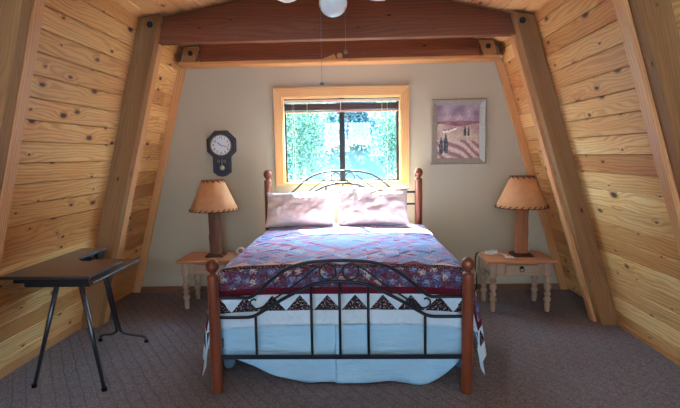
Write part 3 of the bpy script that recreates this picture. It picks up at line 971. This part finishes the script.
# white cord hank on the right nightstand
Z0 = .4955
pts = []
for k in range(60):
    a = 2*PI*k/14.; r = .045 + .008*math.sin(k*.9)
    pts.append((1.305 + r*1.25*math.cos(a), 4.80 + r*.9*math.sin(a), Z0 + .002 + k*.00055 + .003*math.sin(k*1.7)))
tail = spline([pts[-1], (1.38, 4.79, Z0+.012), (1.43, 4.73, Z0), (1.40, 4.66, Z0), (1.47, 4.62, Z0), (1.50, 4.66, Z0), (1.455, 4.66, Z0+.001), (1.40, 4.70, Z0+.004), (1.44, 4.78, Z0)], 5)
bm = BM(); tube(bm, pts + tail[1:], .0036, 6)
cd = thing('white_cord', (1.33, 4.75, .4925), 'tangled white charger cord lying on the right nightstand and over its edge', 'cord')
obj('cord_loops', bm, CORDW, cd, smooth=True)
bm = BM(); tube(bm, spline([(1.27, 4.83, Z0+.008), (1.225, 4.82, Z0+.01), (1.19, 4.815, Z0+.006), (1.178, 4.81, Z0-.04), (1.170, 4.80, .40), (1.15, 4.80, .26)], 6), .0036, 6)
obj('cord_tail', bm, CORDW, cd, smooth=True)
bm = BM(); box(bm, (1.385, 4.60, .4927), (1.425, 4.63, .508), .005); obj('plug', bm, CORDW, cd)
bm = BM(); tube(bm, spline([(1.23, 4.87, Z0), (1.19, 4.86, Z0+.001), (1.165, 4.855, Z0-.03), (1.16, 4.84, .36), (1.175, 4.83, .2), (1.15, 4.85, .06), (1.13, 4.9, .008), (1.0, 5.0, .008)], 6), .006, 6)
tag(obj('black_cord', bm, RUBBER, smooth=True), 'black lamp cord hanging down the left side of the right nightstand', 'cord')

# ------------------------------------------------------------------ wall clock
cxk, czk, yk = -1.462, 1.618, YB
ck = thing('wall_clock', (cxk, yk, 1.28), 'dark octagonal regulator clock with a pendulum window, hung left of the window', 'clock')
NAVY = flat('clock_dark_wood', (34, 34, 44), .35, .5)
def octo(r, rot=PI/8): return [(cxk + r*math.cos(rot+k*PI/4), czk + r*math.sin(rot+k*PI/4)) for k in range(8)]
bm = BM()
R1 = .158/math.cos(PI/8)
polyplate(bm, [(a, yk-.045, b) for a, b in octo(R1)], (0, .045, 0))
bmesh.ops.bevel(bm, geom=[e for e in bm.edges if abs(e.verts[0].co.y-(yk-.045)) < .001 and abs(e.verts[1].co.y-(yk-.045)) < .001], offset=.014, segments=2, affect='EDGES')
low = [(cxk-.098, czk-.10), (cxk-.098, 1.325), (cxk-.075, 1.312), (cxk-.05, 1.29), (cxk, 1.280), (cxk+.05, 1.29), (cxk+.075, 1.312), (cxk+.098, 1.325), (cxk+.098, czk-.10)]
polyplate(bm, [(a, yk-.038, b) for a, b in low], (0, .038, 0))
obj('clock_case', bm, NAVY, ck)
bm = BM(); n = 48
lathe(bm, (cxk, yk-.045, czk), [(.114, 0), (.116, -.010), (.109, -.013), (.104, -.006), (.104, .0)], n, axis=(0, 1, 0)); obj('bezel', bm, flat('dull_gilt', (150, 128, 96), .35, .5, .6), ck, auto=40)
bm = BM(); lathe(bm, (cxk, yk-.046, czk), [(0, -.002), (.106, -.002), (.106, .0), (0, 0)], 48, axis=(0, 1, 0)); face = obj('clock_face', bm, flat('ivory_dial', (226, 226, 228), .5), ck)
bm = BM(); polyplate(bm, [(a, yk-.0395, b) for a, b in ((cxk-.072, 1.47), (cxk-.072, 1.335), (cxk-.04, 1.315), (cxk+.04, 1.315), (cxk+.072, 1.335), (cxk+.072, 1.47))], (0, .002, 0)); obj('pendulum_window', bm, flat('pendulum_glass', (52, 60, 74), .2, .6), ck)
bm = BM(); tube(bm, [(cxk+.003, yk-.042, 1.468), (cxk+.003, yk-.042, 1.385)], .003, 6); lathe(bm, (cxk+.003, yk-.042, 1.375), [(0, -.006), (.018, -.005), (.027, 0), (.018, .001), (0, .001)], 24, axis=(0, 1, 0)); obj('pendulum', bm, flat('pewter', (190, 180, 160), .3, .5, .8), ck, auto=50)
for dx in (-.048, -.03, .03, .048):
    bm = BM()
    tube(bm, spline([(cxk+dx, yk-.041, 1.462), (cxk+dx*.8, yk-.041, 1.447), (cxk+dx, yk-.041, 1.432)], 4), .002, 5)
    obj('gilt_scroll', bm, BRASS, ck)
def textmesh(s, size, loc, m, parent, name):
    cu = bpy.data.curves.new(name, 'FONT'); cu.body = s; cu.size = size; cu.align_x = 'CENTER'; cu.align_y = 'CENTER'; cu.extrude = .0006
    o = bpy.data.objects.new(name, cu); COL.objects.link(o)
    bpy.context.view_layer.update()
    me = bpy.data.meshes.new_from_object(o.evaluated_get(bpy.context.evaluated_depsgraph_get()))
    bpy.data.objects.remove(o)
    me.transform(Matrix.Translation(V(loc)) @ Matrix.Rotation(PI/2, 4, 'X'))
    me.materials.clear(); me.materials.append(m)
    r = bpy.data.objects.new(name, me); COL.objects.link(r)
    me.transform(Matrix.Translation(-world_loc(parent))); r.parent = parent
    return r
for k in range(1, 13):
    a = PI/2 - k*PI/6
    textmesh(str(k), .038, (cxk + .083*math.cos(a), yk-.0488, czk + .083*math.sin(a)), BLACK, face, 'numeral')
def hand(ang, L, w, yo):
    a = math.radians(90-ang); d = V((math.cos(a), 0, math.sin(a))); p = V((-d.z, 0, d.x))
    c = V((cxk, yk-yo, czk)); bm = BM()
    polyplate(bm, [c - d*.015 + p*w*.6, c + d*L*.7 + p*w, c + d*L, c + d*L*.7 - p*w, c - d*.015 - p*w*.6], (0, .0012, 0))
    obj('clock_hand', bm, BLACK, ck)
hand(-52, .055, .0045, .0505); hand(105, .085, .0028, .052)

# ------------------------------------------------------------------ framed landscape
pc = thing('framed_picture', (1.088, YB, 1.39), 'silver-framed mauve landscape painting with cypresses, hung right of the window', 'picture')
bm = BM()
po = [(.806, 1.402), (.790, 2.068), (1.367, 2.078), (1.383, 1.394)]
po = [(.783, 1.372), (.783, 2.060), (1.366, 2.060), (1.366, 1.372)]
pi_ = [(.850, 1.436), (.850, 1.994), (1.298, 1.994), (1.298, 1.436)]
pm_ = [(.795, 1.384), (.795, 2.048), (1.354, 2.048), (1.354, 1.384)]
def ringq(A, ya, B, yb2):
    for k in range(4):
        j = (k+1) % 4
        vs = [bm.verts.new((A[k][0], ya, A[k][1])), bm.verts.new((A[j][0], ya, A[j][1])), bm.verts.new((B[j][0], yb2, B[j][1])), bm.verts.new((B[k][0], yb2, B[k][1]))]
        bm.faces.new(vs)
ringq(po, YB, po, YB-.02); ringq(po, YB-.02, pm_, YB-.032); ringq(pm_, YB-.032, pi_, YB-.018); ringq(pi_, YB-.018, pi_, YB-.008)
bmesh.ops.remove_doubles(bm, verts=bm.verts, dist=.0005)
obj('picture_frame', bm, SILVER, pc)
# painted canvas: pigment as a colour attribute
nx, nz = 66, 82
me = bpy.data.meshes.new('canvas'); vs = []; fs = []
X0, X1, Z0_, Z1_ = .848, 1.300, 1.434, 1.996
for j in range(nz+1):
    for i in range(nx+1): vs.append((X0+(X1-X0)*i/nx, YB-.010, Z0_+(Z1_-Z0_)*j/nz))
for j in range(nz):
    for i in range(nx):
        a = j*(nx+1)+i; fs.append((a, a+1, a+nx+2, a+nx+1))
me.from_pydata(vs, [], fs)
ca = me.color_attributes.new('pigment', 'FLOAT_COLOR', 'POINT')
def mixc(a, b, t): return tuple(x+(y-x)*t for x, y in zip(a, b))
def paint(u, v):
    n1 = mn.noise(V((u*6, v*6, 1))); n2 = mn.noise(V((u*28, v*28, 4)))
    if v > .80: c = mixc((134, 114, 128), (178, 160, 168), .5+.9*n1)
    elif v > .70 + .03*n1: c = mixc((156, 130, 142), (190, 168, 166), .5+n1)
    elif v > .625 + .025*math.sin(u*7+1): c = mixc((122, 78, 96), (160, 112, 112), .5+n1)
    elif v > .34 + .02*math.sin(u*5):
        c = mixc((204, 184, 156), (176, 148, 140), .5+1.1*n1)
        if .14 < u < .46 and abs(v-.535+.03*math.sin(u*9)) < .022: c = (236, 232, 224)
        if .16 < u < .44 and abs(v-.56+.03*math.sin(u*9)) < .008: c = (130, 84, 80)
    else:
        ph = (v*1.0 + u*.55 + .04*math.sin(u*8))*17
        c = mixc((186, 148, 136), (214, 194, 178), .5+.5*math.sin(ph*2.2)) if math.sin(ph*2.2) > -.2 else (148, 108, 108)
    for cu, v0, v1, w in ((.66, .42, .62, .028), (.74, .42, .61, .026), (.10, .08, .42, .045), (.21, .10, .50, .05)):
        if v0 < v < v1:
            q = (v-v0)/(v1-v0); ww = w*min(1, 2.2*(1-q))*min(1, .6+q*3)
            if abs(u-cu + .008*n2) < ww: c = mixc((44, 52, 66), (74, 86, 92), .5+n2)
    return mixc(c, (150, 120, 120), min(1, max(0, n2)*1.1))
for k, p in enumerate(vs):
    u_, v_ = (p[0]-X0)/(X1-X0), (p[2]-Z0_)/(Z1_-Z0_)
    ca.data[k].color = lin(tuple(max(0, min(255, q)) for q in paint(u_, v_)))
M = Mat('oil_paint', .5, .3); n = M.node('ShaderNodeAttribute'); n.attribute_name = 'pigment'; M.nt.links.new(n.outputs['Color'], M.b.inputs['Base Color'])
link('canvas', me, M.m, pc)

# ------------------------------------------------------------------ ceiling fan
fx, fy, fz = -.140, 3.22, 2.455
fan = thing('ceiling_fan', (fx, fy, ZP-.02), 'white ceiling fan with a round glass light, hanging at the top of the picture', 'fan')
bm = BM(); lathe(bm, (fx, fy, 0), [(0, ZP-.02), (.07, ZP-.022), (.065, ZP-.07), (.02, ZP-.085), (.014, ZP-.09), (.014, 2.78), (.05, 2.775), (.10, 2.755), (.115, 2.72), (.115, 2.67), (.10, 2.64), (.05, 2.625), (0, 2.62)], 32)
obj('motor_housing', bm, WHITE, fan, auto=40)
bm = BM(); lathe(bm, (fx, fy, 0), [(0, 2.62), (.045, 2.62), (.050, 2.60), (.05, 2.56), (.07, 2.54), (.085, 2.52), (.085, 2.50), (0, 2.50)], 28); obj('light_collar', bm, WHITE, fan, auto=40)
M = Mat('frosted_glass', .25, .5); M.base((232, 238, 236)); M.b.inputs['Subsurface Weight'].default_value = .3; FROST = M.m
bm = BM(); pr = [(0, 2.37)] + [(.090*math.sin(PI*k/18), 2.455-.085*math.cos(PI*k/18)) for k in range(1, 13)] + [(0, 2.505)]
lathe(bm, (fx, fy, 0), pr, 32); obj('glass_globe', bm, FROST, fan, auto=50)
for k in range(5):
    a = math.radians(90 + 41 + 72*k)
    d = V((math.cos(a), math.sin(a), 0)); s = V((-d.y, d.x, 0)); c = V((fx, fy, 2.62))
    bm = BM(); tube(bm, [c + d*.09, c + d*.14 + V((0,0,-.012)), c + d*.20 + V((0,0,-.004))], .009, 6); obj('blade_bracket', bm, WHITE, fan)
    bm = BM(); outl = []
    for (rr_, ww) in ((.17, .045), (.24, .058), (.55, .068), (.60, .062), (.625, .04)): outl.append((rr_, ww))
    pts = [c + d*r_ + s*w_ + V((0, 0, w_*.14)) for r_, w_ in outl] + [c + d*r_ - s*w_ - V((0, 0, w_*.14)) for r_, w_ in reversed(outl)]
    polyplate(bm, pts, (0, 0, .006)); obj('fan_blade', bm, WHITE, fan)
for xx, yy, zz in ((-.219, fy-.03, 1.95), (-.064, fy-.03, 2.146)):
    bm = BM(); tube(bm, [(xx, yy, 2.56), (xx, yy, zz+.01)], .0016, 5); 
    obj('pull_chain', bm, STEEL, fan)
    bm = BM(); sphere(bm, (xx, yy, zz), .0125, 10); obj('chain_knob', bm, flat('chain_knob_steel', (120, 120, 118), .3, .5, .5), fan, smooth=True)
    bm = BM(); tube(bm, [(fx, fy-.03, 2.565), (xx, yy, 2.56)], .002, 5); obj('chain_arm', bm, STEEL, fan)

# ------------------------------------------------------------------ sewing desk
DX0, DX1, DY0, DY1, DZ = -2.292, -1.70, 2.97, 3.93, .762
dk = thing('desk', (-2.0, 3.4, 0), 'walnut-topped sewing desk with a cut-out top and dark tubular legs by the left wall', 'desk')
bm = BM()
polyplate(bm, [(DX0, DY0, DZ-.018), (DX1, DY0, DZ-.018), (DX1-.005, 3.40, DZ-.018), (-2.02, 3.43, DZ-.018), (-2.09, 3.52, DZ-.018), (-2.09, DY1, DZ-.018), (DX0, DY1, DZ-.018)], (0, 0, .018), r=.3)
uvl = bm.loops.layers.uv['UVMap']
bmesh.ops.bevel(bm, geom=[e for e in bm.edges], offset=.003, segments=1, affect='EDGES')
obj('desk_top', bm, WALNUT, dk)
bm = BM()
tube(bm, [(DX0, DY0, DZ-.009), (DX1, DY0, DZ-.009), (DX1-.004, 3.40, DZ-.009)], .0098, 8)
tube(bm, [(-2.09, 3.54, DZ-.009), (-2.09, DY1, DZ-.009)], .0098, 8)
obj('edge_band', bm, DARKTUBE, dk)
bm = BM(); box(bm, (-2.07, 3.0, .702), (DX1, 3.70, .716), .003, axis=1); obj('machine_shelf', bm, WALNUT, dk)
bm = BM(); tube(bm, [(DX1, 3.0, .709), (DX1, 3.70, .709), (-2.07, 3.70, .709)], .009, 8); obj('edge_band', bm, DARKTUBE, dk)
bm = BM(); box(bm, (DX0+.16, DY0+.012, .69), (DX1-.012, DY0+.030, .744), .002); box(bm, (DX0+.09, DY0+.012, .715), (DX0+.16, DY0+.03, .744), .002)
box(bm, (DX0+.16, DY0+.03, .69), (DX0+.178, 3.86, .744), .002, axis=1)
for yy in (3.44, 3.66): box(bm, (-2.085, yy, .716), (-2.073, yy+.02, .744), .002, axis=2)
obj('apron', bm, BLACK, dk)
bm = BM(); box(bm, (-2.0, 3.06, .69), (-1.74, 3.10, .702), .002); obj('leg_bracket', bm, DARKTUBE, dk); bm = BM(); box(bm, (-2.12, 3.80, .69), (-2.09, 3.90, .744), .002); obj('top_bracket', bm, DARKTUBE, dk)
for pts in ([(-1.945, 3.03, .70), (-2.158, 3.035, .008)], [(-1.780, 3.01, .70), (-1.660, 2.985, .008)]):
    bm = BM(); tube(bm, pts, [.0165, .0125], 12); o = obj('leg', bm, DARKTUBE, dk, smooth=True)
    bm = BM(); e = V(pts[1]); lathe(bm, (e.x, e.y, 0), [(0, 0), (.017, 0), (.018, .01), (.016, .024), (0, .025)], 12); obj('foot_cap', bm, RUBBER, dk, auto=50)
for sgn, foot in ((-1, (-2.140, 3.84)), (1, (-1.742, 3.81))):
    bm = BM(); xo = sgn*.013
    top = V((-1.985+xo, 3.66, .70)); kn = V((-1.965+xo, 3.80, .135))
    P_ = [top, top.lerp(kn, .5), kn, V((kn.x + sgn*.02, 3.815, .085)), V((kn.x+sgn*.06, 3.82, .066)), V((foot[0]-sgn*.03, foot[1], .052)), V((foot[0]-sgn*.004, foot[1], .036)), V((foot[0], foot[1], .008))]
    tube(bm, spline(P_, 5), .0115, 10); obj('leg', bm, DARKTUBE, dk, smooth=True)
    bm = BM(); lathe(bm, (foot[0], foot[1], 0), [(0, 0), (.016, 0), (.017, .01), (.014, .022), (0, .023)], 12); obj('foot_cap', bm, RUBBER, dk, auto=50)
bm = BM(); tube(bm, [(-2.0, 3.66, .70), (-2.19, 3.8, .735)], .009, 8); obj('leg_brace', bm, DARKTUBE, dk)

# ------------------------------------------------------------------ outdoors
M = Mat('hill_grass', .95, .1)
x, y, z = M.objxyz()
M.base(M.ramp(M.noise(M.vec(x, y, z), 1.5, 5, .7), [(.3, (22, 38, 36)), (.5, (36, 52, 48)), (.7, (62, 70, 60))]))
HILL = M.m
bm = BM()
def hz(x, y): return -.6 + max(0, y-9)*.32 + max(0, y-20)*.22 + .35*x*.3*min(1, max(0, y-9)/10) + mn.noise(V((x*.15, y*.15, 0)))*1.2*min(1, max(0, (y-8))/6)
G = [[bm.verts.new((-28 + 56*i/56, 5.9 + 54*j/54, hz(-28+56*i/56, 5.9+54*j/54))) for j in range(55)] for i in range(57)]
for i in range(56):
    for j in range(54): bm.faces.new((G[i][j], G[i+1][j], G[i+1][j+1], G[i][j+1]))
o = obj('hillside', bm, HILL, smooth=True)
tag(o, kind='structure')

def leafmat(name, a, b):
    M = Mat(name, .6, .2)
    r = M.attr('rnd')
    c = M.mix(r, a, b); M.base(c)
    tr = M.node('ShaderNodeBsdfTranslucent'); M.nt.links.new(c.k, tr.inputs[0])
    mx = M.node('ShaderNodeMixShader'); mx.inputs[0].default_value = .45
    out = [n for n in M.nt.nodes if n.type == 'OUTPUT_MATERIAL'][0]
    M.nt.links.new(M.b.outputs[0], mx.inputs[1]); M.nt.links.new(tr.outputs[0], mx.inputs[2]); M.nt.links.new(mx.outputs[0], out.inputs[0])
    return M.m
LEAFA = leafmat('bright_leaves', (30, 62, 58), (78, 98, 72))
LEAFB = leafmat('blue_needles', (14, 38, 44), (36, 64, 70))
BARK = flat('bark', (110, 92, 80), .9, .1)
def tree_proto(kind, seed):
    rr = random.Random(seed)
    t = thing('t', (0, 0, 0), 'l', 'tree', 'trees outside the window')
    bm = BM()
    H = 5.2 if kind == 'pine' else 3.4
    tube(bm, spline([(0, 0, -.3), (.04, .02, H*.3), (-.03, .04, H*.7), (.02, 0, H*.95)], 4), [.11*(1-.8*k/12) for k in range(13)], 8)
    obj('trunk', bm, BARK, t)
    bm = BM(); rl = bm.verts.layers.float['rnd']
    n = 6000
    for k in range(n):
        if kind == 'pine':
            h = rr.random()**1.2; tier = math.floor(h*11)/11
            R = 1.25*(1-h)*(.55 + .45*(1-(h*11-math.floor(h*11)))) + .05
            a = rr.random()*2*PI; rad = R*math.sqrt(rr.uniform(.2, 1))
            p = V((rad*math.cos(a), rad*math.sin(a), .5 + h*(H-.5) - .12*rad)); sz = rr.uniform(.05, .10)
        else:
            b = rr.randrange(9); ba = b*2.4
            c = V((.55*math.cos(ba)*(b % 3)/1.5, .55*math.sin(ba)*(b % 3)/1.5, 1.0 + 2.1*(b/8)))
            d = V((rr.gauss(0, 1), rr.gauss(0, 1), rr.gauss(0, 1))).normalized()*rr.uniform(.5, 1)*.72
            p = c + d; sz = rr.uniform(.035, .065)
        d = V((rr.gauss(0, 1), rr.gauss(0, 1), rr.gauss(0, 1))).normalized(); e = d.orthogonal().normalized()
        vs = [bm.verts.new(p + d*sz), bm.verts.new(p + e*sz*.5), bm.verts.new(p - d*sz), bm.verts.new(p - e*sz*.5)]
        r = rr.random()
        for v_ in vs: v_[rl] = r
        bm.faces.new(vs)
    obj('foliage', bm, LEAFB if kind == 'pine' else LEAFA, t, recalc=False)
    return t
pine = tree_proto('pine', 3); pine.name = 'pine_tree'
leafy = tree_proto('leafy', 5); leafy.name = 'leafy_tree'
spots = [('l', -1.30, 11.5, .80, 'pale leafy tree filling most of the left window pane, nearest of those on that side'),
         ('l', 1.10, 12.2, .72, 'pale leafy tree at the lower right of the right window pane'),
         ('p', -.35, 16.0, 1.0, 'dark blue-green pine directly behind the black window mullion'),
         ('p', .95, 18.6, .95, 'dark blue-green pine in the middle of the right window pane, above the pale leafy tree'),
         ('p', -2.35, 18.5, 1.0, 'dark blue-green pine at the left edge of the window, behind the pale leafy tree'),
         ('l', -1.1, 22.0, 1.0, 'pale leafy tree high on the slope, seen at the top of the left window pane'),
         ('p', 2.35, 23.0, 1.0, 'dark blue-green pine high on the slope at the right edge of the window'),
         ('p', .3, 25.5, 1.1, 'dark blue-green pine farthest up the slope, just right of the black mullion'),
         ('p', -3.6, 26.5, 1.1, 'dark blue-green pine farthest up the slope at the far left of the window')]
first = {'l': leafy, 'p': pine}; used = set()
for kk, tx, ty, s_, lab in spots:
    src = first[kk]
    if kk in used: o = dup(src, (0, 0, 0))
    else: o = src; used.add(kk)
    o.location = (tx, ty, hz(tx, ty) - .05); o.rotation_euler = (0, 0, rng.random()*6)
    o.scale = (s_, s_, s_); o['label'] = lab
# ------------------------------------------------------------------ light
w = bpy.data.worlds.new('World'); scene.world = w; w.use_nodes = True
bg = w.node_tree.nodes['Background']; bg.inputs[0].default_value = (.55, .78, 1.0, 1); bg.inputs[1].default_value = 15.0
sun = bpy.data.lights.new('sun', 'SUN'); sun.energy = 56; sun.angle = math.radians(.6); sun.color = (1, .91, .76)
so = bpy.data.objects.new('sun', sun); COL.objects.link(so)
d = V((.25, -.95, -1.17)).normalized(); so.rotation_euler = d.to_track_quat('-Z', 'Y').to_euler(); so.location = (-2, 12, 12)
def area(name, loc, tgt, sx, sy, e, c):
    a = bpy.data.lights.new(name, 'AREA'); a.shape = 'RECTANGLE'; a.size = sx; a.size_y = sy; a.energy = e; a.color = c
    o = bpy.data.objects.new(name, a); COL.objects.link(o); o.location = loc
    o.rotation_euler = (V(tgt)-V(loc)).to_track_quat('-Z', 'Y').to_euler(); return o
area('added_rear_fill', (-.15, YF+.03, .83), (-.15, 3, .83), 2.6, 1.5, 20, (.50, .72, 1.0))  # added fill standing in for rear daylight; the wall behind it is closed

# ------------------------------------------------------------------ camera
cam = bpy.data.cameras.new('camera'); co = bpy.data.objects.new('camera', cam); COL.objects.link(co)
yaw, pitch, roll = map(math.radians, (2.1, 5.8, 1.0))
fw = V((-math.sin(yaw)*math.cos(pitch), math.cos(yaw)*math.cos(pitch), -math.sin(pitch)))
rt = V((math.cos(yaw), math.sin(yaw), 0)); up = rt.cross(fw)
r2 = rt*math.cos(roll) - up*math.sin(roll); u2 = up*math.cos(roll) + rt*math.sin(roll)
co.matrix_world = Matrix(((r2.x, u2.x, -fw.x, 0), (r2.y, u2.y, -fw.y, 0), (r2.z, u2.z, -fw.z, 1.5), (0, 0, 0, 1)))
cam.sensor_fit = 'HORIZONTAL'; cam.sensor_width = 36; cam.lens = 490/680*36; cam.clip_start = .05
scene.camera = co
vs_ = scene.view_settings; vs_.view_transform = 'Standard'; vs_.look = 'None'; vs_.gamma = 1; vs_.use_curve_mapping = False
vs_.exposure = 1.84
